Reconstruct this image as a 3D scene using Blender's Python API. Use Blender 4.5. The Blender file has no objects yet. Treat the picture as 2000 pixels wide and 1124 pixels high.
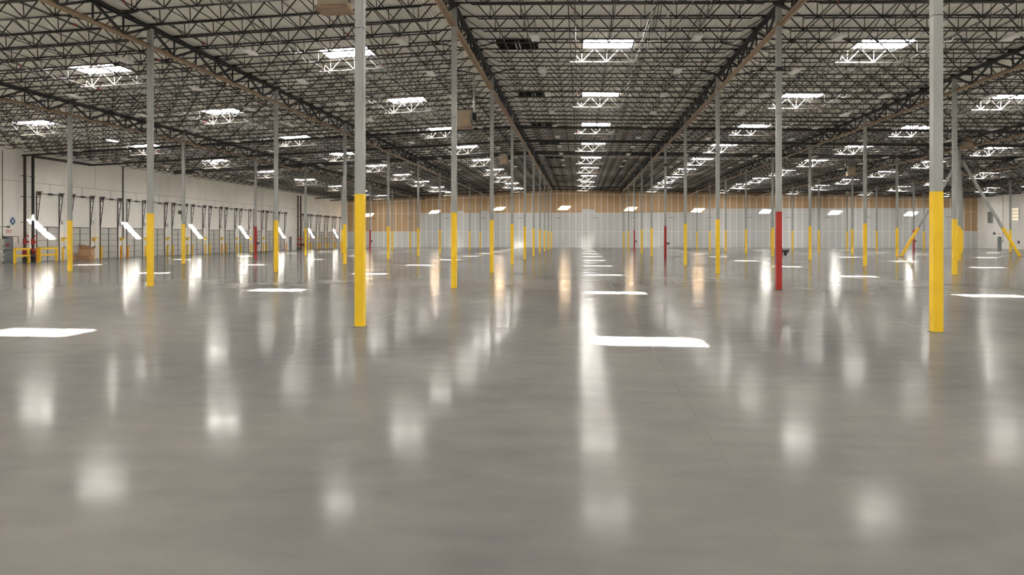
import bpy, math, random
from mathutils import Vector, Matrix
random.seed(7)
S = bpy.context.scene
COL = S.collection
PI = math.pi
# ------------------------------------------------------------------ camera
CAM_H, FPX, YAW, HORIZON = 2.15, 1575.0, 0.0840, 463.4
cd = bpy.data.cameras.new('camera'); cam = bpy.data.objects.new('camera', cd); COL.objects.link(cam)
cam.location = (0, 0, CAM_H); cam.rotation_euler = (PI / 2, 0, YAW)
cd.sensor_width = 36; cd.lens = FPX / 2000 * 36; cd.shift_y = (HORIZON - 562) / 2000
cd.clip_end = 600; cd.clip_start = .1
S.camera = cam
# ------------------------------------------------------------------ world, sun, exposure
EXPOSURE = 2.1
SKYLIGHT_GLOW = 12.0
SUN_POWER = 165.0
w = bpy.data.worlds.new('world'); S.world = w; w.use_nodes = True
w.node_tree.nodes['Background'].inputs[0].default_value = (.62, .76, 1, 1)
w.node_tree.nodes['Background'].inputs[1].default_value = .8
w.cycles.sampling_method = 'NONE'
sd = bpy.data.lights.new('sun', 'SUN'); sd.energy = SUN_POWER; sd.angle = .0093; sd.color = (1, .95, .87)
sun = bpy.data.objects.new('sun', sd); COL.objects.link(sun)
sun.rotation_euler = Vector((-1.13, 1.66, -1)).to_track_quat('-Z', 'Y').to_euler()
sun.location = (30, -60, 60)
vs = S.view_settings
vs.view_transform = 'Standard'; vs.look = 'None'; vs.gamma = 1; vs.use_curve_mapping = False; vs.exposure = EXPOSURE
S.cycles.use_denoising = True
S.cycles.max_bounces = 10; S.cycles.diffuse_bounces = 6; S.cycles.glossy_bounces = 4
S.cycles.sample_clamp_indirect = 12

# ------------------------------------------------------------------ layout
BX, BY = 13.3, 14.528
def row_x(r): return -5.26 + BX * r
def line_y(k): return 19.0 + BY * k
XL, XR, YN, YF = -48.0, 77.0, -15.0, 163.7
def roof(x): return 12.03 - (.046 * (-5.26 - x) if x < -5.26 else .0205 * (x + 5.26))
BAYS = range(-3, 6)
def bay_span(b):
    return (XL if b == -3 else row_x(b)), (XR if b == 5 else row_x(b + 1))
SKY_X = {b: (-39.2 if b == -3 else 69.0 if b == 5 else row_x(b) + BX / 2) for b in BAYS}
SKY_Y = [40.8 + BY * m for m in range(-3, 9)]
SKW, SKD = 2.42, 1.78
CS, SN = math.cos(YAW), math.sin(YAW)
def project(x, y, z):
    xc, zc = x * CS + y * SN, -x * SN + y * CS
    if zc < .5: return None
    return 1000 + FPX * xc / zc, HORIZON - FPX * (z - CAM_H) / zc, zc
def visible(pts, mx=0, my=0):
    q = [project(*p) for p in pts]; q = [p for p in q if p]
    if not q: return False
    return (min(p[0] for p in q) < 2000 + mx and max(p[0] for p in q) > -mx and
            min(p[1] for p in q) < 1124 + my and max(p[1] for p in q) > -my)
ORD = ['', 'first', 'second', 'third', 'fourth', 'fifth', 'sixth', 'seventh', 'eighth', 'ninth', 'tenth', 'eleventh', 'twelfth',
       'thirteenth', 'fourteenth', 'fifteenth', 'sixteenth', 'seventeenth', 'eighteenth', 'nineteenth', 'twentieth']
BAY = {-3: 'the dock wall aisle', -2: 'second aisle left of middle', -1: 'first aisle left of middle',
       0: 'the middle aisle', 1: 'first aisle right of middle', 2: 'second aisle right of middle',
       3: 'third aisle right of middle', 4: 'fourth aisle right of middle', 5: 'the right wall aisle'}
ROW = {0: 'first row left of middle aisle', -1: 'second row left of middle aisle', -2: 'third row left of middle aisle',
       1: 'first row right of middle aisle', 2: 'second row right of middle aisle', 3: 'third row right of middle aisle',
       4: 'fourth row right of middle aisle', 5: 'fifth row right of middle aisle'}

# ------------------------------------------------------------------ materials
def mat(name, col, rough=.5, metal=0., var=0., scale=3., bump=0., spec=.5, stretch=(1, 1, 1), emit=None):
    m = bpy.data.materials.new(name); m.use_nodes = True
    nt = m.node_tree; p = nt.nodes['Principled BSDF']
    p.inputs['Base Color'].default_value = (*col, 1); p.inputs['Roughness'].default_value = rough
    p.inputs['Metallic'].default_value = metal; p.inputs['Specular IOR Level'].default_value = spec
    if emit: p.inputs['Emission Color'].default_value = (*emit[0], 1); p.inputs['Emission Strength'].default_value = emit[1]
    if var or bump:
        tc = nt.nodes.new('ShaderNodeTexCoord'); mp = nt.nodes.new('ShaderNodeMapping'); mp.inputs['Scale'].default_value = stretch
        nz = nt.nodes.new('ShaderNodeTexNoise'); nz.inputs['Scale'].default_value = scale; nz.inputs['Detail'].default_value = 5
        nt.links.new(tc.outputs['Object'], mp.inputs[0]); nt.links.new(mp.outputs[0], nz.inputs['Vector'])
        if var:
            cr = nt.nodes.new('ShaderNodeValToRGB'); e = cr.color_ramp.elements
            e[0].position, e[1].position = .3, .7
            e[0].color = (*[c * (1 - var) for c in col], 1); e[1].color = (*[min(1, c * (1 + var)) for c in col], 1)
            nt.links.new(nz.outputs[0], cr.inputs[0]); nt.links.new(cr.outputs[0], p.inputs['Base Color'])
        if bump:
            b = nt.nodes.new('ShaderNodeBump'); b.inputs['Strength'].default_value = bump; b.inputs['Distance'].default_value = .02
            nt.links.new(nz.outputs[0], b.inputs['Height']); nt.links.new(b.outputs[0], p.inputs['Normal'])
    return m
M = {}
M['yellow'] = mat('yellow_paint', (.97, .62, .02), .42, var=.06, scale=1.5)
M['red'] = mat('red_paint', (.42, .022, .018), .42, var=.06, scale=1.5)
M['column'] = mat('grey_primer', (.36, .37, .35), .5, var=.14, scale=2.2, stretch=(1, 1, .35))
M['dark'] = mat('dark_joist_paint', (.026, .022, .018), .45)
M['black'] = mat('black_steel', (.014, .014, .015), .45)
M['girder'] = mat('girder_web_paint', (.022, .022, .024), .5)
M['tan'] = mat('tan_primer', (.30, .20, .12), .55, var=.15, scale=2)
M['deck'] = mat('galvanised_deck', (.87, .86, .79), .5, var=.05, scale=.35)
M['wall'] = mat('painted_concrete', (.89, .865, .82), .65, var=.05, scale=.5)
M['door'] = mat('dock_door_steel', (.56, .55, .52), .4, var=.04, scale=1)
M['doorline'] = mat('dock_door_seal', (.10, .10, .10), .5)
M['track'] = mat('track_steel', (.075, .065, .06), .5)
M['silver'] = mat('silver_facing', (.58, .595, .60), .34, metal=.2, var=.06, scale=1.2, stretch=(1, 1, .3))
M['kraft'] = mat('tan_kraft_facing', (.50, .33, .175), .5, var=.12, scale=1.2, stretch=(1, 1, .3))
M['silverrib'] = mat('silver_rib', (.86, .86, .85), .4)
M['kraftrib'] = mat('kraft_rib', (.66, .48, .29), .5)
M['tape'] = mat('white_seam_tape', (.88, .87, .84), .45)
M['white'] = mat('white_enamel', (.80, .79, .76), .45)
M['curb'] = mat('white_curb', (.85, .85, .85), .5)
M['pipe'] = mat('sprinkler_pipe_steel', (.055, .045, .040), .4)
M['riser'] = mat('brown_riser_pipe', (.055, .028, .022), .4)
M['redpipe'] = mat('red_valve_paint', (.38, .03, .02), .4)
M['orange'] = mat('orange_paint', (.85, .38, .01), .45)
M['conduit'] = mat('conduit_zinc', (.48, .47, .45), .35, metal=.5)
M['unit'] = mat('tan_unit_enamel', (.36, .29, .20), .5, var=.04)
M['unitgrey'] = mat('unit_grey', (.30, .30, .29), .4, metal=.4)
M['carton'] = mat('cardboard', (.42, .24, .12), .75, var=.12, scale=3)
M['cartonlight'] = mat('pale_cardboard', (.54, .33, .19), .75, var=.08, scale=3)
M['cartonin'] = mat('cardboard_inside', (.52, .34, .19), .8)
M['greydoor'] = mat('grey_door_paint', (.20, .23, .24), .45)
M['greybox'] = mat('grey_cabinet', (.30, .31, .31), .45)
M['blue'] = mat('blue_sign', (.03, .08, .25), .5)
M['redsign'] = mat('red_sign', (.75, .06, .06), .5)
M['joint'] = mat('joint_filler', (.2, .19, .178), .2, spec=.26)
M['ink'] = mat('black_ink', (.03, .03, .03), .6)
M['beam'] = mat('blue_grey_beam', (.06, .068, .078), .45)
M['vent'] = mat('black_vent', (.004, .004, .004), .9, spec=.1)
M['lens'] = mat('lamp_lens', (.93, .92, .88), .4)
M['lit'] = mat('lit_lamp_lens', (.9, .9, .85), .4, emit=((1, .95, .85), 40))
M['window'] = mat('daylit_pane', (.8, .75, .6), .3, emit=((1, .86, .58), .13))
# skylight pane: acrylic that glows with sky light and still lets the sun through
m = bpy.data.materials.new('skylight_acrylic'); m.use_nodes = True; nt = m.node_tree; nt.nodes.clear()
out = nt.nodes.new('ShaderNodeOutputMaterial'); ad = nt.nodes.new('ShaderNodeAddShader')
tr = nt.nodes.new('ShaderNodeBsdfTransparent'); tr.inputs[0].default_value = (.6, .6, .6, 1)
em = nt.nodes.new('ShaderNodeEmission'); em.inputs[0].default_value = (1, .965, .92, 1); em.inputs[1].default_value = SKYLIGHT_GLOW
nt.links.new(tr.outputs[0], ad.inputs[0]); nt.links.new(em.outputs[0], ad.inputs[1]); nt.links.new(ad.outputs[0], out.inputs[0])
M['pane'] = m
# polished concrete
m = bpy.data.materials.new('polished_concrete'); m.use_nodes = True; nt = m.node_tree; p = nt.nodes['Principled BSDF']
tc = nt.nodes.new('ShaderNodeTexCoord')
def noise(scale, detail, stretch=(1, 1, 1), rough=.55):
    mp = nt.nodes.new('ShaderNodeMapping'); mp.inputs['Scale'].default_value = stretch
    n = nt.nodes.new('ShaderNodeTexNoise'); n.inputs['Scale'].default_value = scale; n.inputs['Detail'].default_value = detail
    n.inputs['Roughness'].default_value = rough
    nt.links.new(tc.outputs['Object'], mp.inputs[0]); nt.links.new(mp.outputs[0], n.inputs['Vector']); return n
n1 = noise(.22, 6, (1, .45, 1)); n2 = noise(2.2, 4, (.5, 1, 1)); n3 = noise(.5, 5, (.35, 1, 1))
mx = nt.nodes.new('ShaderNodeMath'); mx.operation = 'MULTIPLY_ADD'; mx.inputs[1].default_value = .35
nt.links.new(n2.outputs[0], mx.inputs[0]); nt.links.new(n1.outputs[0], mx.inputs[2])
cr = nt.nodes.new('ShaderNodeValToRGB'); e = cr.color_ramp.elements
e[0].position, e[1].position = .5, .85; e[0].color = (.150, .146, .139, 1); e[1].color = (.232, .219, .199, 1)
nt.links.new(mx.outputs[0], cr.inputs[0]); nt.links.new(cr.outputs[0], p.inputs['Base Color'])
mr = nt.nodes.new('ShaderNodeMapRange'); mr.inputs[1].default_value = .3; mr.inputs[2].default_value = .7
mr.inputs[3].default_value = .09; mr.inputs[4].default_value = .17
nt.links.new(n3.outputs[0], mr.inputs[0]); nt.links.new(mr.outputs[0], p.inputs['Roughness'])
p.inputs['Specular IOR Level'].default_value = 0
# sheen of the sealer: weak when seen from above, strong at grazing angles
lw = nt.nodes.new('ShaderNodeLayerWeight'); lw.inputs[0].default_value = .5
pw = nt.nodes.new('ShaderNodeMath'); pw.operation = 'POWER'; pw.inputs[1].default_value = 11
fa = nt.nodes.new('ShaderNodeMath'); fa.operation = 'MULTIPLY_ADD'; fa.inputs[1].default_value = .74; fa.inputs[2].default_value = .004
gl = nt.nodes.new('ShaderNodeBsdfGlossy'); ms = nt.nodes.new('ShaderNodeMixShader'); mo = nt.nodes['Material Output']
nt.links.new(lw.outputs['Facing'], pw.inputs[0]); nt.links.new(pw.outputs[0], fa.inputs[0]); nt.links.new(fa.outputs[0], ms.inputs[0])
nt.links.new(mr.outputs[0], gl.inputs['Roughness']); nt.links.new(p.outputs[0], ms.inputs[1]); nt.links.new(gl.outputs[0], ms.inputs[2])
nt.links.new(ms.outputs[0], mo.inputs['Surface'])
M['floor'] = m

# ------------------------------------------------------------------ mesh builder
class MB:
    def __init__(self): self.v = []; self.f = []; self.mi = []
    def face(self, ids, mi=0): self.f.append(ids); self.mi.append(mi)
    def box(self, x0, x1, y0, y1, z0, z1, mi=0):
        n = len(self.v)
        self.v += [(x, y, z) for z in (z0, z1) for y in (y0, y1) for x in (x0, x1)]
        for q in ((0, 2, 3, 1), (4, 5, 7, 6), (0, 1, 5, 4), (2, 6, 7, 3), (0, 4, 6, 2), (1, 3, 7, 5)):
            self.face([n + i for i in q], mi)
        return self
    def bar(self, a, b, w, h=None, mi=0, up=(0, 0, 1)):
        h = h or w; a, b = Vector(a), Vector(b); d = (b - a).normalized(); u = Vector(up)
        if abs(d.dot(u)) > .98: u = Vector((0, 1, 0))
        s = d.cross(u).normalized(); u = s.cross(d).normalized(); n = len(self.v)
        for p in (a, b):
            for i, j in ((-1, -1), (1, -1), (1, 1), (-1, 1)):
                self.v.append(tuple(p + s * (i * w / 2) + u * (j * h / 2)))
        for i in range(4): self.face([n + i, n + (i + 1) % 4, n + 4 + (i + 1) % 4, n + 4 + i], mi)
        self.face([n + 3, n + 2, n + 1, n], mi); self.face([n + 4, n + 5, n + 6, n + 7], mi)
        return self
    def tube(self, pts, r, seg=8, mi=0):
        pts = [Vector(p) for p in pts]
        for a, b in zip(pts, pts[1:]):
            d = (b - a).normalized(); u = Vector((0, 0, 1)) if abs(d.z) < .9 else Vector((1, 0, 0))
            s = d.cross(u).normalized(); u = s.cross(d); n = len(self.v)
            for p in (a, b):
                for i in range(seg):
                    t = 2 * PI * i / seg
                    self.v.append(tuple(p + s * (r * math.cos(t)) + u * (r * math.sin(t))))
            for i in range(seg): self.face([n + i, n + (i + 1) % seg, n + seg + (i + 1) % seg, n + seg + i], mi)
            self.face([n + i for i in range(seg)][::-1], mi); self.face([n + seg + i for i in range(seg)], mi)
        return self
    def add(self, o, off=(0, 0, 0), rot=0.0):
        n = len(self.v); c, s = math.cos(rot), math.sin(rot)
        self.v += [(x * c + z * s + off[0], y + off[1], -x * s + z * c + off[2]) for x, y, z in o.v]
        self.f += [[i + n for i in f] for f in o.f]; self.mi += o.mi
        return self
    def mesh(self, name, mats):
        me = bpy.data.meshes.new(name); me.from_pydata(self.v, [], self.f)
        if not isinstance(mats, (list, tuple)): mats = [mats]
        for k in mats: me.materials.append(M[k])
        if len(mats) > 1: me.polygons.foreach_set('material_index', self.mi)
        me.update(); return me
    def obj(self, name, mats, parent=None, loc=None):
        return link(name, self.mesh(name, mats), parent, loc)
def link(name, data, parent=None, loc=None):
    o = bpy.data.objects.new(name, data); COL.objects.link(o)
    if parent: o.parent = parent
    if loc: o.location = loc
    return o
def thing(name, label, cat, loc=(0, 0, 0), group=None, rot=(0, 0, 0)):
    o = bpy.data.objects.new(name, None); COL.objects.link(o); o.location = loc; o.rotation_euler = rot
    o.empty_display_size = .3
    o['label'] = label; o['category'] = cat
    if group: o['group'] = group
    return o
def tag(o, label, cat, group=None):
    o['label'] = label; o['category'] = cat
    if group: o['group'] = group
    return o
def struct(o): o['kind'] = 'structure'; return o
def copy_parts(src, dst):
    for ch in list(src.children):
        c = ch.copy(); COL.objects.link(c); c.parent = dst
        for g in ch.children:
            d = g.copy(); COL.objects.link(d); d.parent = c
def text(name, body, size, matkey, parent, loc, rot, depth=.004):
    c = bpy.data.curves.new(name, 'FONT'); c.body = body; c.size = size; c.align_x = 'CENTER'; c.align_y = 'CENTER'
    c.extrude = depth; c.resolution_u = 3; c.materials.append(M[matkey])
    o = link(name + '_curve', c); me = bpy.data.meshes.new_from_object(o.evaluated_get(bpy.context.evaluated_depsgraph_get()))
    bpy.data.objects.remove(o); me.name = name
    o = link(name, me, parent, loc); o.rotation_euler = rot; return o

# ------------------------------------------------------------------ floor
fb = MB(); fb.box(XL - .4, XR + .4, YN - .4, YF + .4, -.25, 0)
floor = struct(fb.obj('floor', 'floor'))
for r in range(-3, 6):
    x = row_x(r) if r > -3 else -45.1
    for q in (0, .5):
        j = MB(); j.box(x + BX * q - .004, x + BX * q + .004, YN, YF, -.002, .0003); j.obj('floor_joint', 'joint', floor)
for k in range(-2, 10):
    for q in (0, .5):
        y = line_y(k) + BY * q
        if y > YF: continue
        j = MB(); j.box(XL, XR, y - .004, y + .004, -.002, .0003); j.obj('floor_joint', 'joint', floor)

# ------------------------------------------------------------------ ceiling deck (fluted), with the skylight openings left out
cb = MB(); P = .1524
xs = []; x = XL
prof = [(0, 0), (.088, 0), (.098, .075), (.142, .075), (P, 0)]
while x < XR:
    for a, b in zip(prof, prof[1:]): xs.append((x + a[0], a[1], x + b[0], b[1]))
    x += P
ys_hole = [YN - .3]
for y in SKY_Y: ys_hole += [y - SKD / 2, y + SKD / 2]
ys_hole.append(YF + .3)
for x0, a, x1, b in xs:
    hole = any(x1 > sx - SKW / 2 and x0 < sx + SKW / 2 for sx in SKY_X.values())
    spans = [(ys_hole[i], ys_hole[i + 1]) for i in range(0, len(ys_hole), 2)] if hole else [(YN - .3, YF + .3)]
    za, zb = roof(x0) + a, roof(x1) + b
    for y0, y1 in spans:
        n = len(cb.v); cb.v += [(x0, y0, za), (x0, y1, za), (x1, y1, zb), (x1, y0, zb)]; cb.face([n, n + 1, n + 2, n + 3])
ceiling = struct(cb.obj('ceiling', 'deck'))

# ------------------------------------------------------------------ walls
# far wall: framed insulation panels, seam tapes and three tracks
wb = MB(); wb.box(XL - .4, XR + .4, YF, YF + .3, 0, 12.3); wall_far = struct(wb.obj('wall_far', 'kraft'))
PW = (XR - XL) / 98
def panel_mesh(h, key):
    b = MB(); b.box(.01, PW - .01, -.03, 0, 0, h)
    for i in range(6):
        c = (i + .5) * PW / 6
        n = len(b.v); b.v += [(c - .05, -.03, 0), (c - .025, -.062, 0), (c + .025, -.062, 0), (c + .05, -.03, 0),
                              (c - .05, -.03, h), (c - .025, -.062, h), (c + .025, -.062, h), (c + .05, -.03, h)]
        for w_, q in enumerate(((0, 1, 5, 4), (1, 2, 6, 5), (2, 3, 7, 6))): b.face([n + t for t in q], int(w_ == 1))
    return b.mesh('insulation_panel', [key, key + 'rib'])
PM = {(h, k): panel_mesh(h, k) for h in (1.0,) for k in ('silver', 'kraft')}
STEP = {33: .75, 34: .62, 18: .5, 41: .75, 21: .55, 27: .35}
for i in range(98):
    x0 = XL + PW * i; zs = 7.85 if x0 > 24.5 else 7.05
    px = project(x0 + PW / 2, YF, 7)[0]
    if 1140 < px < 1153: zs = 7.85
    elif 1153 <= px < 1166: zs = 7.7
    elif 893 < px < 906 or 944 < px < 958: zs = 7.55
    k1 = 'kraft' if x0 < -33.2 or x0 > 73.2 else 'silver'
    top = roof(x0 + PW / 2) - .02
    for z0, z1, k in ((0, 3.25, 'silver'), (3.25, zs, k1), (zs, top, 'kraft')):
        o = link('insulation_panel', PM[(1.0, k)], wall_far, (x0, YF - .002, z0 + .01)); o.scale = (1, 1, z1 - z0 - .02)
tm = MB(); tm.box(-.05, .05, -.075, 0, 0, 1); tmm = tm.mesh('seam_tape', 'tape')
for i in range(99):
    o = link('seam_tape', tmm, wall_far, (XL + PW * i, YF, .02)); o.scale = (1, 1, roof(XL + PW * i) - .35)
for z, h in ((3.25, .10), (7.05, .06)):
    b = MB(); b.box(XL, XR, YF - .085, YF, z - h / 2, z + h / 2); b.obj('wall_track', 'tape', wall_far)
b = MB()
for xa, xb in ((XL, -5.26), (-5.26, XR)): b.bar((xa, YF - .06, roof(xa) - 1.05), (xb, YF - .06, roof(xb) - 1.05), .07, .07)
b.obj('wall_track', 'tape', wall_far)
for i in range(16):
    b = MB(); x = XL + 5 + i * 7.6; b.box(x, x + 1.0, YF - .14, YF - .07, 6.0, 6.07); b.obj('wall_bracket', 'black', wall_far)
# left wall (dock side): tilt-up concrete panels, each with its door opening
wb = MB(); wb.box(XL - .5, XL - .14, YN, YF, 0, 12.3); wall_left = struct(wb.obj('wall_left', 'wall'))
DSP, DW, DH = 4.755, 3.06, 3.05
DOORS = [69.2 + DSP * i for i in range(13)] + [137.3 + DSP * j for j in range(5)]
def wall_slab(y0, y1, hole=None, hz=DH):
    b = MB(); t = 10.9
    if hole:
        b.box(XL - .2, XL, y0, hole[0], 0, t); b.box(XL - .2, XL, hole[1], y1, 0, t); b.box(XL - .2, XL, hole[0], hole[1], hz, t)
    else: b.box(XL - .2, XL, y0, y1, 0, t)
    return b.obj('concrete_panel', 'wall', wall_left)
g = .02; y = DOORS[0] - DSP / 2
MAN = (63.6, 64.6); MAN2 = (130.1, 131.1)
wall_slab(y - 4.75 + g, y - g, (MAN[0] - .02, MAN[1] + .02), 2.2)
yy = y - 4.75
while yy > YN:
    wall_slab(max(YN, yy - 4.75) + g, yy - g); yy -= 4.75
for d in DOORS: wall_slab(d - DSP / 2 + g, d + DSP / 2 - g, (d - DW / 2, d + DW / 2))
ya, yb = DOORS[12] + DSP / 2, DOORS[13] - DSP / 2
wall_slab(ya + g, yb - g, (MAN2[0] - .02, MAN2[1] + .02), 2.2)
wall_slab(DOORS[-1] + DSP / 2 + g, YF)
# right wall
wb = MB(); wb.box(XR + .1, XR + .5, YN, YF, 0, 12.3); wall_right = struct(wb.obj('wall_right', 'wall'))
yy = YN
while yy < YF:
    b = MB(); b.box(XR, XR + .2, yy + g, min(YF, yy + 7) - g, 0, 10.3); b.obj('concrete_panel', 'wall', wall_right); yy += 7
wb = MB(); wb.box(XL - .4, XR + .4, YN - .3, YN, 0, 12.3); struct(wb.obj('wall_near', 'wall'))

# ------------------------------------------------------------------ roof joists (parts of the ceiling)
def joist_parts(L):
    D = .73; top, bot, web = MB(), MB(), MB()
    top.box(.02, L - .02, -.05, -.008, -.07, -.02); top.box(.02, L - .02, .008, .05, -.07, -.02)
    for x in (.02, L - .22): top.box(x, x + .2, -.065, .065, -.14, -.075)
    bot.box(1.05, L - 1.05, -.045, .045, -D, -D + .042)
    n = int((L - 2.6) / 1.28) + 1; s = (L - 1.28 * (n - 1)) / 2
    for i in range(n):
        xb = s + 1.28 * i
        web.bar((xb, 0, -D + .03), (xb, 0, -.06), .03)
        web.bar((xb, 0, -D + .03), (xb - .6, 0, -.06), .042)
        web.bar((xb, 0, -D + .03), (xb + .6, 0, -.06), .042)
    web.bar((1.05, 0, -D + .02), (.1, 0, -.1), .03); web.bar((L - 1.05, 0, -D + .02), (L - .1, 0, -.1), .03)
    return top, bot, web
JM = {}
JY = [33.528 + BY / 7 * j for j in range(-3, 63)]
cand = []
for b_ in BAYS:
    x0, x1 = bay_span(b_)
    for i, y in enumerate(JY):
        if i == 31: continue                                   # the beam line at the fifth columns back
        pts = [(x0 + (x1 - x0) * t / 6, y, roof(x0 + (x1 - x0) * t / 6) - .4) for t in range(7)]
        if visible(pts, 260, 130): cand.append((math.hypot((x0 + x1) / 2, y), b_, y))
cand.sort()
rest = MB()
for n_, (d_, b_, y) in enumerate(cand):
    x0, x1 = bay_span(b_); L = round(math.hypot(x1 - x0, roof(x1) - roof(x0)), 3); rot = -math.atan2(roof(x1) - roof(x0), x1 - x0)
    if L not in JM:
        t, bo, we = joist_parts(L); JM[L] = (t, bo, we, t.mesh('roof_joist', 'dark'), bo.mesh('bottom_chord', 'dark'), we.mesh('web_rods', 'dark'))
    J = JM[L]
    if n_ < 300:
        o = link('roof_joist', J[3], ceiling, (x0, y, roof(x0))); o.rotation_euler = (0, rot, 0)
        link('bottom_chord', J[4], o); link('web_rods', J[5], o)
    else:
        for q in J[:3]: rest.add(q, (x0, y, roof(x0)), rot)
if rest.v:
    o = rest.obj('far_joists', 'dark', ceiling); o['kind'] = 'stuff'
# bridging
for b_ in BAYS:
    x0, x1 = bay_span(b_)
    for q in (.22, .5, .78):
        x = x0 + (x1 - x0) * q
        for z in (-.1, -.71):
            b = MB(); b.bar((x, JY[0], roof(x) + z), (x, YF - .1, roof(x) + z), .03); b.obj('bridging_rod', 'dark', ceiling)
    cr_ = MB()
    for q in (.36, .64):
        x = x0 + (x1 - x0) * q
        for ya, yb in zip(JY, JY[1:]):
            cr_.bar((x, ya, roof(x) - .08), (x, yb, roof(x) - .7), .03); cr_.bar((x + .03, ya, roof(x) - .7), (x + .03, yb, roof(x) - .08), .03)
    o = cr_.obj('cross_bridging', 'dark', ceiling); o['kind'] = 'stuff'

# ------------------------------------------------------------------ girders along the column rows
GD = .93; PN = BY / 7
def make_girder(name, label, loc, group):
    t = thing(name, label, 'girder', loc, group)
    b = MB()
    for s in (-1, 1): b.box(s * .065 - .05, s * .065 + .05, .0, BY - .0, -.09, -.0); b.box(s * .025 - .01, s * .025 + .01, 0, BY, -.16, -.09)
    b.obj('top_chord', 'girder', t)
    b = MB()
    for s in (-1, 1): b.box(s * .085 - .07, s * .085 + .07, .12, BY - .12, -GD, -GD + .022); b.box(s * .026 - .011, s * .026 + .011, .12, BY - .12, -GD + .022, -GD + .15)
    b.obj('bottom_chord', 'tan', t)
    zt, zb = -.09, -GD + .08
    for i in range(1, 7):
        b = MB(); b.bar((0, PN * i, zb), (0, PN * i, zt), .06); b.obj('web_post', 'girder', t)
    for a, c in ((.04, 1), (2, 1), (2, 3), (4, 3), (3, 4), (5, 4), (5, 6), (6.96, 6)):
        b = MB(); b.bar((0, PN * a, zt), (0, PN * c, zb), .085, .1); b.obj('web_diagonal', 'girder', t)
    for i in (2, 5):
        for s in (-1, 1):
            b = MB(); b.bar((s * .06, PN * i, zb - .02), (s * 1.75, PN * i + .12, -.5), .05); b.obj('kicker_brace', 'girder', t)
    return t
g0 = None
for r in range(-2, 6):
    n_ = 0
    for k in range(0, 10):
        x, y0 = row_x(r), line_y(k); z = roof(x) - .13
        if not visible([(x, y0 + BY * q / 4, z - .5) for q in range(5)], 150, 120): continue
        n_ += 1
        inview = visible([(x, y0 + BY * q / 8, z - .5) for q in range(9)])
        lab = 'dark steel girder truss under roof, %s from camera along %s' % (ORD[n_], ROW[r])
        if g0 is None: g0 = make_girder('girder_truss', lab, (x, y0, z), 'girder trusses on the column rows')
        else:
            t = thing('girder_truss', lab, 'girder', (x, y0, z), 'girder trusses on the column rows'); copy_parts(g0, t)
# cross beam on the sixth line of columns and its chevron brace
YB = line_y(5)
n_ = 0
for b_ in range(-3, 6):
    x0, x1 = bay_span(b_); n_ += 1
    t = thing('cross_beam', 'blue-grey steel beam crossing under the roof of ' + BAY[b_], 'beam', (x0, YB, roof(x0)), 'cross beams on one line of columns')
    sl = (roof(x1) - roof(x0)) / (x1 - x0); L = x1 - x0
    a, c = (.12, 0, -.27), (L - .12, 0, -.27 + sl * L)
    b = MB(); b.bar(a, c, .02, .4); b.obj('beam_web', 'beam', t)
    for dz, k in ((.2, 'beam'), (-.2, 'tan')):
        b = MB(); b.bar((a[0], 0, a[2] + dz), (c[0], 0, c[2] + dz), .22, .025); b.obj('flange', k, t)
XA, XB = row_x(3), row_x(4); XM = (XA + XB) / 2; ZA = roof(XM) - .48
for s, xb, nm in ((1, XA, 'yellow-footed diagonal brace rising rightward to the cross beam'), (-1, XB, 'yellow-footed diagonal brace rising leftward to the cross beam, near picture edge')):
    t = thing('diagonal_brace', nm, 'brace', (xb, YB, 0), 'pair of chevron braces')
    p0, p1 = Vector((s * .42, 0, .0)), Vector((XM - xb - s * .12, 0, ZA)); d = p1 - p0
    cut = p0 + d * (3.18 / d.z)
    b = MB(); b.bar(p0 + d * .004, cut, .255, .255); b.obj('painted_foot', 'yellow', t)
    b = MB(); b.bar(cut, p1, .25, .25); b.obj('brace_tube', 'column', t)
    b = MB(); b.box(p0.x - .28, p0.x + .28, -.2, .2, 0, .03); b.obj('foot_plate', 'black', t)

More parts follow.
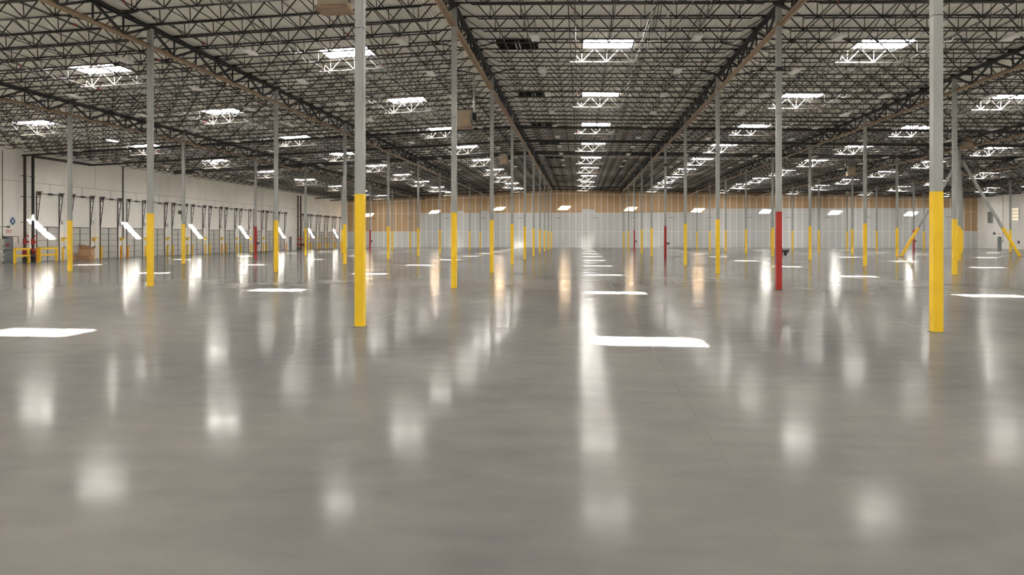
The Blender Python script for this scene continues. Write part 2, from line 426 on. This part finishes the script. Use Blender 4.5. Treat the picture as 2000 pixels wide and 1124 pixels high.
# ------------------------------------------------------------------ columns
CW = .212 / 2; ZY = 3.18
def box_part(name, w_, z0, z1, key, parent):
    b = MB(); b.box(-w_, w_, -w_, w_, z0, z1); return b.obj(name, key, parent)
RED = {(-2, 1), (-2, 4), (-2, 7), (1, 1), (1, 4), (1, 7), (4, 4), (4, 7), (4, 1)}
for r in range(-2, 6):
    n_ = 0
    for k in range(0, 10):
        x, y = row_x(r), line_y(k); zt = roof(x) - .23
        if not visible([(x, y, 0), (x, y, zt)]): continue
        n_ += 1; red = (r, k) in RED
        t = thing('steel_column', 'grey column with %s base, %s from camera in %s' % ('red' if red else 'yellow', ORD[n_], ROW[r]), 'column', (x, y, 0),
                  'columns with red bases' if red else 'columns with yellow bases')
        sh = box_part('shaft', CW, ZY, zt, 'column', t)
        box_part('painted_base', CW + .003, .012, ZY, 'red' if red else 'yellow', t)
        box_part('grout_collar', CW + .035, 0, .012, 'joint', t)
        box_part('cap_plate', CW + .05, zt, zt + .02, 'black', t)
        if k < 4: box_part('splice_weld', CW + .003, 7.15, 7.17, 'track', sh)
        if red:
            v = MB(); v.tube([(CW, -.02, 1.58), (CW + .24, -.02, 1.58)], .05); v.tube([(CW + .16, -.02, 1.58), (CW + .16, -.02, 1.4)], .055)
            v.tube([(CW + .24, -.02, 1.58), (CW + .27, -.02, 1.58)], .085); v.obj('hose_valve', 'black', t)
            v = MB(); v.box(CW, CW + .03, -.06, .06, 1.3, 1.72); v.obj('valve_plate', 'black', t)
        if (r, k) == (1, 1):
            box_part('junction_collar', CW + .02, 8.87, 9.05, 'black', t)
            v = MB(); v.tube([(.02, -CW - .015, 9.05), (.02, -CW - .015, 11.2)], .012); v.obj('conduit_drop', 'conduit', t)
        if (r, k) == (1, 4): box_part('junction_collar', CW + .02, 8.87, 9.05, 'black', t)
        if (r, k) == (-2, 3):
            v = MB(); v.tube([(-CW, -.05, 4.15), (-CW - .25, -.05, 4.15)], .16, 10); v.tube([(-CW - .05, -.05, 3.6), (-CW - .05, -.05, 4.1)], .02)
            v.obj('hose_reel', 'track', t)
        if (r, k) in ((-1, 1), (0, 0)):
            v = MB(); v.tube([(.06, -CW - .012, 4.2 if k else 5.4), (.06, -CW - .012, 11.0)], .012); v.obj('conduit_drop', 'conduit', t)

# ------------------------------------------------------------------ skylights
def skylight_parts(t):
    b = MB(); w2, d2, tk = SKW / 2, SKD / 2, .04
    for x0, x1, y0, y1 in ((-w2 - tk, -w2, -d2 - tk, d2 + tk), (w2, w2 + tk, -d2 - tk, d2 + tk), (-w2, w2, -d2 - tk, -d2), (-w2, w2, d2, d2 + tk)):
        b.box(x0, x1, y0, y1, -.03, .36)
    b.obj('curb', 'curb', t)
    b = MB()
    for s in (-1, 1): b.box(s * (w2 + .05) - .03, s * (w2 + .05) + .03, -1.0, 1.0, -.09, -.03)
    b.obj('trimmer_angle', 'dark', t)
    b = MB(); N = 6
    for j in range(N + 1):
        for i in range(N + 1):
            u, v = i / N * 2 - 1, j / N * 2 - 1
            b.v.append((u * (w2 + .03), v * (d2 + .03), .365 + .16 * (1 - u ** 4) * (1 - v ** 4)))
    for j in range(N):
        for i in range(N): q = j * (N + 1) + i; b.face([q, q + 1, q + N + 2, q + N + 1])
    b.obj('pane', 'pane', t)
    b = MB(); b.box(-.03, .03, -d2, d2, -.06, -.01); b.obj('centre_bar', 'track', t)
s0 = None
for b_ in BAYS:
    n_ = 0
    for y in SKY_Y:
        x = SKY_X[b_]; z = roof(x); rot = (0, math.atan(-.046 if x < -5.26 else .0205), 0)
        inview = visible([(x - 1.2, y, z), (x + 1.2, y, z)])
        if inview:
            n_ += 1
            t = thing('skylight', 'bright roof skylight over %s, %s from the camera' % (BAY[b_], ORD[n_]), 'skylight', (x, y, z), 'skylights', rot)
        else:
            t = bpy.data.objects.new('skylight_unit', None); COL.objects.link(t); t.location = (x, y, z); t.rotation_euler = rot; t.parent = ceiling
        if s0 is None: s0 = t; skylight_parts(t)
        else: copy_parts(s0, t)

# ------------------------------------------------------------------ dark roof vents beside the middle-aisle skylights
n_ = 0
for y in SKY_Y[3:]:
    n_ += 1; x = -3.15
    t = thing('roof_vent', 'black louvred roof vent in the middle aisle, %s from the camera' % ORD[n_], 'vent', (x, y, roof(x)), 'black roof vents')
    b = MB(); b.box(-.95, .95, -.85, .85, -.05, -.012); b.obj('vent_body', 'vent', t)
    b = MB()
    for s in (-1, 1): b.box(-1.0, 1.0, s * .88 - .03, s * .88 + .03, -.09, -.01); b.box(s * .98 - .03, s * .98 + .03, -.9, .9, -.09, -.01)
    b.obj('vent_frame', 'vent', t)
    for s in (-.12, .06):
        b = MB(); b.box(s, s + .07, -.85, .85, -.08, -.05); b.obj('vent_bar', 'conduit', t)

# ------------------------------------------------------------------ sprinkler pipes, mains, conduits
for b_ in range(-3, 5):
    x0, x1 = bay_span(b_)
    for i, q in enumerate((.13, .38, .62, .87)):
        x = x0 + (x1 - x0) * q; z = roof(x) - .62
        if not visible([(x, y, z) for y in range(30, 160, 8)]): continue
        t = thing('sprinkler_pipe', 'thin sprinkler pipe under roof of %s, %s from its left' % (BAY[b_], ORD[i + 1]), 'pipe', (x, 27.3, z), 'sprinkler branch pipes')
        b = MB(); b.tube([(0, 0, 0), (0, YF - 27.6, 0)], .027, 6); b.obj('pipe_run', 'pipe', t)
        b = MB(); y = random.uniform(1, 6)
        while y < 130:
            b.tube([(0, y, 0), (0, y + .16, 0)], .045, 6); y += 6.4
        b.obj('couplings', 'redpipe' if (i + b_) % 2 else 'pipe', t)['kind'] = 'stuff'
        b = MB(); y = 2.1
        while y < 130:
            b.bar((0, y, .02), (0, y, .54), .014); b.bar((0, y + 1.2, -.09), (0, y + 1.2, 0), .03); y += 4.15
        b.obj('hangers_and_heads', 'pipe', t)['kind'] = 'stuff'
MAIN = [(65.6, 'nearest sprinkler main, thick black pipe crossing under the roof'), (75.0, 'second nearest sprinkler main, thick black pipe crossing under the roof'),
        (142.5, 'third sprinkler main, thick black pipe crossing under the far roof'), (151.5, 'farthest sprinkler main, thick black pipe crossing near the far wall')]
for y, lab in MAIN:
    t = thing('sprinkler_main', lab, 'pipe', (0, y, 0), 'sprinkler mains')
    b = MB(); b.tube([(-47.8, 0, roof(-47.8) - .9), (-5.26, 0, roof(-5.26) - .9), (XR - 3, 0, roof(XR - 3) - .9)], .085, 8); b.obj('pipe_run', 'black', t)
    b = MB()
    for i in range(20):
        x = -44 + 6.1 * i; z = roof(x) - .9; b.tube([(x - .1, 0, z), (x + .1, 0, z)], .115, 8)
    b.obj('couplings', 'riser', t)['kind'] = 'stuff'
for i, x in enumerate((2.9, 3.65, 4.4, 5.1, 5.3, 6.4)):
    z = roof(x) - .5
    b = MB(); b.tube([(0, 0, 0), (0, 130, 0)], .02, 6)
    o = b.obj('electrical_conduit', 'conduit', None, (x, 27.3, z))
    tag(o, 'pale thin conduit running lengthwise in the middle aisle roof, %s from its skylights' % ORD[i + 1], 'conduit', 'conduits over the middle aisle')

# ------------------------------------------------------------------ high-bay lamps
def lamp_parts(t, key):
    b = MB(); b.box(-.2, .2, -.6, .6, 0, .07); b.obj('housing', 'white', t)
    b = MB(); b.box(-.16, .16, -.56, .56, -.02, 0); b.obj('lens', key, t)
    b = MB()
    for y in (-.5, .5): b.bar((0, y, .07), (0, y, .74), .015)
    b.bar((0, -.5, .74), (0, .5, .74), .015); b.obj('hanger', 'track', t)
l0 = None
for b_ in range(-3, 5):
    for side, sx in (('left', -1), ('right', 1)):
        n_ = 0
        for j in range(10):
            x = SKY_X[b_] + sx * 3.4 + (.4 if sx > 0 else 0); y = 36.3 + BY / 2 * j; z = roof(x) - .84
            if b_ == -3 and sx > 0: continue
            if not visible([(x, y, z)]): continue
            n_ += 1
            t = thing('high_bay_lamp', 'unlit white high-bay lamp, %s from camera in %s half of %s' % (ORD[n_], side, BAY[b_]), 'lamp', (x, y, z), 'unlit high-bay lamps')
            if l0 is None: l0 = t; lamp_parts(t, 'lens')
            else: copy_parts(l0, t)
for i, (x, y) in enumerate(((-36.7, 60.7), (-37.4, 79.8), (-37.1, 103.5))):
    t = thing('high_bay_lamp', 'lit high-bay lamp over the aisle beside the dock wall, %s from camera' % ORD[i + 1], 'lamp', (x, y, roof(x) - .84), 'lit high-bay lamps')
    lamp_parts(t, 'lit')

# ------------------------------------------------------------------ hanging unit heaters
UN = [((-7.3, 23.6, 9.0), 'nearest tan unit heater, cut off by the top of the picture'), ((-6.85, 47.6, 8.7), 'tan unit heater beside the second column left of the middle aisle'),
      ((-8.1, 85.6, 10.0), 'small far tan unit heater hanging left of the middle aisle'), ((33.9, 74.1, 10.0), 'tan unit heater hanging above the chevron brace'),
      ((31.8, 98.0, 9.45), 'distant tan unit heater in third row right of middle aisle')]
for (x, y, z), lab in UN:
    t = thing('unit_heater', lab, 'heater', (x, y, z), 'unit heaters')
    b = MB(); b.box(-.42, .42, -.4, .4, 0, .95); b.obj('cabinet', 'unit', t)
    sx = 1 if x < 0 else -1
    b = MB(); b.tube([(sx * .42, 0, .5), (sx * .5, 0, .5)], .34, 12); b.obj('fan_guard', 'unitgrey', t)
    b = MB(); b.tube([(sx * .5, 0, .5), (sx * .72, 0, .5)], .1, 8); b.box(sx * .6 - .1, sx * .6 + .1, -.15, .15, .6, .85); b.obj('motor', 'black', t)
    b = MB(); b.box(-.5, .5, -.42, .42, -.1, -.02); b.obj('drip_tray', 'tan', t)
    b = MB(); b.box(.05, .28, -.415, -.4, .22, .42); b.obj('rating_plate', 'cartonin', t)
    b = MB(); zt = roof(x) - z
    for px_ in (-.36, .36):
        for py_ in (-.3, .3): b.bar((px_, py_, .95), (px_, py_, zt), .02)
    b.obj('hanger_rods', 'track', t)
    b = MB(); b.tube([(sx * .58, .05, .9), (sx * .58, .05, zt)], .06, 8); b.obj('flue', 'conduit', t)

# ------------------------------------------------------------------ dock doors (parts of the setting)
SEC = DH / 5
b = MB(); b.box(-.03, .0, -DW / 2, DW / 2, .018, SEC - .018)
for z in (.13, .26, .39, .51): b.box(0, .012, -DW / 2, DW / 2, z, z + .022)
sec_m = b.mesh('door_section', 'door')
b = MB(); b.box(-.035, -.01, -DW / 2, DW / 2, 0, DH); back_m = b.mesh('door_leaf', 'doorline')
b = MB(); b.box(0, .03, -.05, .05, 0, DH); stile_m = b.mesh('centre_stile', 'doorline')
TOP = 6.15
def track_mesh():
    b = MB()
    b.bar((.04, 0, 0), (.04, 0, TOP), .07, .07); b.bar((.05, 0, DH), (.42, 0, TOP), .05, .05)
    for q in (.25, .45, .65, .85):
        z = DH + (TOP - DH) * q; b.bar((.04, 0, z), (.05 + .37 * q, 0, z), .045, .045)
    b.bar((.0, 0, TOP), (.55, 0, TOP), .09, .09); b.box(.18, .42, -.06, .06, TOP - .3, TOP - .02)
    return b.mesh('lift_track', 'track')
trk_m = track_mesh()
b = MB(); b.tube([(.3, -DW / 2, TOP - .14), (.3, DW / 2, TOP - .14)], .035, 8); shaft_m = b.mesh('torsion_shaft', 'track')
b = MB(); b.tube([(.3, -.28, TOP - .14), (.3, .28, TOP - .14)], .085, 8); spring_m = b.mesh('torsion_spring', 'black')
b = MB(); b.bar((.02, -DW / 2, DH + .02), (.02, DW / 2, DH + .02), .05, .05); head_m = b.mesh('head_angle', 'track')
for i, d in enumerate(DOORS):
    dr = link('door_%d' % (i + 1), back_m, None, (XL - .02, d, 0)); struct(dr)
    for s in range(5): link('door_section', sec_m, dr, (0, 0, SEC * s))
    link('centre_stile', stile_m, dr); link('head_angle', head_m, dr, (.03, 0, 0))
    for s in (-1, 1): link('lift_track', trk_m, dr, (.03, s * (DW / 2 + .02), 0))
    sh = link('torsion_shaft', shaft_m, dr); link('torsion_spring', spring_m, sh)
    if i < 11: text('door_number', str(6 + i), .62, 'ink', dr, (.035, DW / 2 + .5, 3.5), (PI / 2, 0, PI / 2))
    # bollards, one at each jamb
    for s, nm in ((-1, 'near'), (1, 'far')):
        if i == 0 and s < 0: continue
        t = thing('bollard', 'yellow bollard on the %s side of the %s dock door from the camera' % (nm, ORD[i + 1]), 'bollard', (XL + .28, d + s * (DW / 2 + .22), 0), 'dock door bollards')
        b = MB(); b.tube([(0, 0, 0), (0, 0, 1.2)], .095, 12); b.obj('post', 'orange' if (i * 2 + s) % 5 == 0 else 'yellow', t)
        b = MB(); b.tube([(0, 0, 1.2), (0, 0, 1.23)], .085, 12); b.tube([(0, 0, 1.23), (0, 0, 1.25)], .055, 12); b.obj('cap', 'yellow', t)
    if i in (12, 17): continue
    # folding dock light on the pier beyond
    t = thing('dock_light', 'yellow folding dock light on the wall beyond the %s dock door' % ORD[i + 1], 'lamp', (XL, d + DSP / 2 - .1, 1.95), 'dock lights on the wall piers')
    b = MB(); b.box(0, .05, -.12, .12, -.16, .16); b.obj('wall_plate', 'track', t)
    b = MB(); b.bar((.1, -.5, .14), (.1, .55, .14), .06); b.bar((.16, -.4, -.02), (.16, .3, .1), .06); b.obj('arm', 'yellow', t)
    b = MB(); b.tube([(.2, -.5, -.08), (.2, -.25, -.08)], .12, 10); b.obj('lamp_head', 'yellow', t)
    t = thing('control_box', 'small grey control box under the dock light past the %s dock door' % ORD[i + 1], 'control box', (XL, d + DSP / 2 - .1, 1.05), 'dock control boxes')
    b = MB(); b.box(0, .12, -.09, .09, 0, .22); b.obj('box_body', 'greybox', t)
    b = MB(); b.tube([(.12, 0, .14), (.14, 0, .14)], .03, 8); b.obj('push_button', 'ink', t)
    b = MB(); b.tube([(.03, 0, .22), (.03, 0, .75)], .014, 6); b.obj('cable_conduit', 'conduit', t)

# man doors
def man_door(n, x, y0, y1, sgn, h=2.16):
    b = MB(); b.box(min(x, x + sgn * .05), max(x, x + sgn * .05), y0, y1, .015, h); o = struct(b.obj('door_%d' % n, 'greydoor'))
    b = MB(); xx = x + sgn * .05
    b.box(min(xx, xx + sgn * .05), max(xx, xx + sgn * .05), y0 + .1, y1 - .1, 1.0, 1.07); b.obj('panic_bar', 'track', o)
    b = MB()
    for a, c in ((y0 - .06, y0), (y1, y1 + .06)): b.box(min(x, xx + sgn * .02), max(x, xx + sgn * .02), a, c, 0, h + .06)
    b.box(min(x, xx + sgn * .02), max(x, xx + sgn * .02), y0, y1, h, h + .06); b.obj('door_frame', 'track', o)
    b = MB(); b.box(min(xx, xx + sgn * .06), max(xx, xx + sgn * .06), y0 + .15, y0 + .5, h - .12, h - .04); b.obj('door_closer', 'black', o)
    b = MB(); b.box(min(xx, xx + sgn * .004), max(xx, xx + sgn * .004), y0 + .3, y0 + .62, 1.35, 1.6); b.obj('door_notice', 'redpipe' if n == 19 else 'ink', o)
    return o
man_door(19, XL - .03, *MAN, 1); man_door(20, XL - .03, *MAN2, 1)
man_door(21, XR, 154.9, 156.0, -1)
def exit_sign(x, y, z, sgn, label):
    t = thing('exit_sign', label, 'sign', (x, y, z), 'exit signs')
    b = MB(); b.box(min(0, sgn * .05), max(0, sgn * .05), -.34, .34, -.2, .2); b.obj('sign_panel', 'white', t)
    text('sign_lettering', 'EXIT', .36, 'redsign', t, (sgn * .052, 0, 0), (PI / 2, 0, sgn * PI / 2))
exit_sign(XL, 64.2, 2.62, 1, 'white sign with red EXIT lettering above the grey door, dock wall')
exit_sign(XR, 155.4, 2.75, -1, 'white sign with red EXIT lettering above the far right-hand door')
# blue diamond sign
t = thing('hazard_diamond_sign', 'white square sign with a blue diamond, high on the dock wall', 'sign', (XL, 64.65, 3.5))
b = MB(); b.box(0, .02, -.36, .36, -.4, .4); b.obj('sign_board', 'white', t)
b = MB(); n = 0; b.v += [(.028, 0, -.36), (.028, .36, 0), (.028, 0, .36), (.028, -.36, 0), (.02, 0, -.36), (.02, .36, 0), (.02, 0, .36), (.02, -.36, 0)]
b.face([0, 1, 2, 3])
for i in range(4): b.face([i, i + 4, (i + 1) % 4 + 4, (i + 1) % 4])
b.obj('diamond', 'blue', t)
b = MB(); b.tube([(.028, 0, 0), (.034, 0, 0)], .11, 12); b.obj('centre_dot', 'white', t)
# electrical cabinets at the left edge
for i, (y, z0, z1, lab) in enumerate(((62.9, 1.05, 2.0, 'grey electrical cabinet on dock wall at the picture edge, upper one'), (62.9, .1, .85, 'grey electrical cabinet on dock wall at the picture edge, lower one'))):
    t = thing('electrical_cabinet', lab, 'cabinet', (XL, y, z0), 'electrical cabinets')
    b = MB(); b.box(0, .22, -.5, .5, 0, z1 - z0); b.obj('cabinet_body', 'greybox', t)
    b = MB(); b.box(.22, .235, -.46, .46, .04, z1 - z0 - .04); d_ = b.obj('cabinet_door', 'conduit', t)
    b = MB(); b.box(.235, .26, .36, .4, .3, .45); b.obj('latch', 'ink', d_)
# wall conduits
b = MB(); b.tube([(.04, 0, 0), (.04, 96, -.0)], .022, 6)
for i in range(20): b.bar((.03, 9.5 + 4.755 * i, 0), (.03, 9.5 + 4.755 * i, -1.0), .02)
tag(b.obj('wall_conduit', 'conduit', None, (XL, 60, 6.95)), 'long thin conduit running along the dock wall above all doors', 'conduit')
b = MB(); b.tube([(.05, 0, 0), (.05, 0, 7.4)], .03, 6); b.tube([(.05, -1.6, 1.0), (.05, .5, 1.0)], .03, 6); b.tube([(.1, .5, 1.0), (.3, .5, 1.0)], .08, 8); b.tube([(.05, 0, .2), (.05, 1.9, .2), (.05, 1.9, -.4)], .025, 6); b.tube([(.08, -.05, .15), (.2, .1, .15)], .09, 8)
tag(b.obj('wall_conduit', 'track', None, (XL, 63.4, 2.0)), 'dark conduit with a lamp head beside the grey door on dock wall', 'conduit')
t = thing('downpipe', 'black downpipe with white foot between third and fourth dock doors', 'pipe', (XL + .09, 81.15, 0))
b = MB(); b.tube([(0, 0, 1.9), (0, 0, 9.6)], .06, 8); b.obj('upper_pipe', 'black', t)
b = MB(); b.tube([(0, 0, 0), (0, 0, 1.9)], .075, 8); b.obj('foot_guard', 'white', t)

# sprinkler risers
def riser(x, y, top, key, label, turn):
    t = thing('sprinkler_riser', label, 'pipe', (x, y, 0), 'sprinkler risers')
    b = MB(); b.tube([(0, 0, .3), (0, 0, top)] + ([(0, turn, top)] if turn else []), .12, 10); b.obj('riser_pipe', key, t)
    b = MB(); b.tube([(0, 0, 0), (0, 0, .3)], .17, 10); b.tube([(0, 0, .32), (0, 0, .4)], .2, 10); b.obj('base_flange', 'black', t)
    b = MB(); b.tube([(0, 0, .62), (0, 0, 1.15)], .19, 10); b.tube([(0, 0, 1.5), (0, 0, 2.0)], .16, 10); b.tube([(0, 0, .86), (.42, -.1, .86)], .11, 10); b.obj('valve_body', 'redpipe', t)
    b = MB(); b.tube([(.42, -.1, .86), (.72, -.35, .86)], .035, 6); b.tube([(.7, -.33, .86), (.76, -.38, .86)], .2, 12); b.obj('handwheel', 'black', t)
    b = MB(); b.tube([(0, 0, 2.25), (.22, 0, 2.25), (.22, .15, 2.25)], .06, 8); b.tube([(.12, 0, 1.75), (.3, .12, 1.75)], .08, 8); b.obj('trim_pipes', 'redpipe', t)
    b = MB()
    for z in (3.4, 5.6, 7.4): b.box(-.3, .14, -.14, .14, z, z + .05)
    b.obj('pipe_clamps', 'track', t)
riser(XL + .45, 65.57, 9.21, 'riser', 'first brown sprinkler riser with red valves behind the yellow guard', 0)
riser(XL + .45, 66.6, 9.2, 'black', 'second black sprinkler riser with red valves beside the first dock door', 8.3)
riser(XL + .45, 133.0, 9.2, 'riser', 'nearer brown sprinkler riser far along the dock wall', 0)
riser(XL + .45, 134.3, 9.2, 'black', 'farther black sprinkler riser far along the dock wall', 0)
t = thing('drain_pipe', 'dark horizontal drain pipe joining the two near risers', 'pipe', (XL + .7, 66.1, .55))
b = MB(); b.tube([(0, -.5, 0), (0, .6, 0)], .13, 10); b.obj('pipe_run', 'track', t)
b = MB(); b.bar((0, -.35, -.1), (0, -.35, -.55), .06); b.bar((0, .45, -.1), (0, .45, -.55), .06); b.obj('pipe_stand', 'track', t)
def guard(x, y0, y1, label):
    t = thing('guard_rail', label, 'guard rail', (x, y0, 0), 'yellow guard rails'); L = y1 - y0
    for y in (.08, L - .08):
        b = MB(); b.box(-.08, .08, y - .08, y + .08, 0, 1.25); b.obj('post', 'yellow', t)
    for z in (.52, 1.08):
        b = MB(); b.box(.08, .13, 0, L, z, z + .16); b.obj('rail', 'yellow', t)
guard(XL + 1.75, 62.5, 64.3, 'yellow guard rail left of the risers, beside the grey door')
guard(XL + 1.5, 65.9, 68.3, 'yellow guard rail right of the risers, before first dock door')
t = thing('bollard', 'orange bollard standing between the two yellow guard rails', 'bollard', (XL + 1.3, 66.0, 0))
b = MB(); b.tube([(0, 0, 0), (0, 0, 1.2)], .13, 12); b.obj('post', 'orange', t)
b = MB(); b.tube([(0, 0, 1.2), (0, 0, 1.24)], .11, 12); b.obj('cap', 'orange', t)

# cardboard boxes by the second dock door
def carton(loc, sx, sy, sz, label, rot=0, tilt=0, flaps=False, shade='carton'):
    t = thing('cardboard_box', label, 'box', loc, 'cardboard boxes by the dock door', (tilt, 0, rot))
    b = MB(); b.box(-sx / 2, sx / 2, -sy / 2, sy / 2, 0, sz); b.obj('carton_body', shade, t)
    b = MB(); b.box(-.03, .03, -sy / 2 - .003, sy / 2 + .003, sz * .7, sz + .004); b.obj('packing_tape', 'cartonin', t)
    if flaps:
        b = MB(); b.bar((-sx / 2, 0, sz), (-sx / 2 - .22, 0, sz + .2), sy * .9, .012, up=(0, 0, 1)); b.bar((sx / 2, 0, sz), (sx / 2 + .2, 0, sz + .16), sy * .9, .012)
        b.bar((0, -sy / 2, sz), (0, -sy / 2 - .2, sz + .17), sx * .9, .012); b.obj('flaps', 'cartonin', t)
carton((-47.4, 73.6, 0), .62, .7, .38, 'flat cardboard box on the floor, under the wide box', .05)
carton((-46.72, 73.3, 0), .64, .7, .38, 'flat cardboard box on the floor, right front of the pile', -.04)
carton((-47.05, 73.5, .38), 1.25, .62, .58, 'wide cardboard box lying on two flat boxes', .03, shade='cartonlight')
carton((-47.3, 73.5, .96), .6, .5, .3, 'open cardboard box with raised flaps on top of the pile', .3, .1, True)
carton((-46.7, 73.55, .96), .5, .45, .14, 'small low open cardboard box on top beside the larger one', -.2, 0, True)
carton((-47.6, 72.3, 0), .55, .5, .5, 'dark cardboard box standing alone left of the pile', .15)

# ------------------------------------------------------------------ right wall details
w_ = MB(); w_.box(-.06, 0, -1.15, 1.15, 0, 2.4); win = struct(w_.obj('window_1', 'greybox', None, (XR, 150.0, 5.0)))
for i in range(4):
    b = MB(); b.box(-.075, -.06, -1.05, 1.05, .06 + .59 * i, .56 + .59 * i); b.obj('pane', 'window', win)
t = thing('wall_vent', 'grey louvred vent box high on the far right wall', 'vent', (XR, 158.5, 4.8))
b = MB(); b.box(-.3, 0, -.75, .75, 0, 2.1); b.obj('vent_box', 'greybox', t)
b = MB()
for i in range(8): b.box(-.33, -.3, -.7, .7, .12 + .25 * i, .24 + .25 * i)
b.obj('vent_louvres', 'track', t)
t = thing('wall_speaker', 'small black box on the right wall above the door', 'speaker', (XR, 157.2, 2.6))
b = MB(); b.box(-.25, 0, -.22, .22, 0, .42); b.obj('speaker_box', 'ink', t); b = MB(); b.box(-.26, -.25, -.17, .17, .05, .37); b.obj('speaker_grille', 'greybox', t)
t = thing('hand_railing', 'pale pipe railing on the floor beside the right wall door', 'railing', (XR - 1.1, 156.4, 0))
for y in (0, 1.5, 3.0):
    b = MB(); b.tube([(0, y, 0), (0, y, 1.1)], .025, 6); b.obj('post', 'tape', t)
for z in (.55, 1.1):
    b = MB(); b.tube([(0, 0, z), (0, 3.0, z)], .025, 6); b.obj('rail', 'tape', t)
t = thing('wall_conduit', 'dark vertical conduit on the right wall beyond the brace', 'conduit', (XR - .05, 154.2, 0))
b = MB(); b.tube([(0, 0, 1.5), (0, 0, 9.6)], .03, 6); b.obj('pipe_run', 'track', t)
b = MB(); b.box(-.1, .04, -.12, .12, 1.2, 1.5); b.obj('switch_box', 'greybox', t)
t = thing('fire_extinguisher', 'dark extinguisher box low on the right wall near the brace foot', 'extinguisher', (XR, 148.9, 1.0))
b = MB(); b.box(-.18, 0, -.18, .18, 0, .5); b.obj('extinguisher_cabinet', 'ink', t); b = MB(); b.box(-.19, -.18, -.13, .13, .05, .45); b.obj('cabinet_glass', 'greybox', t)
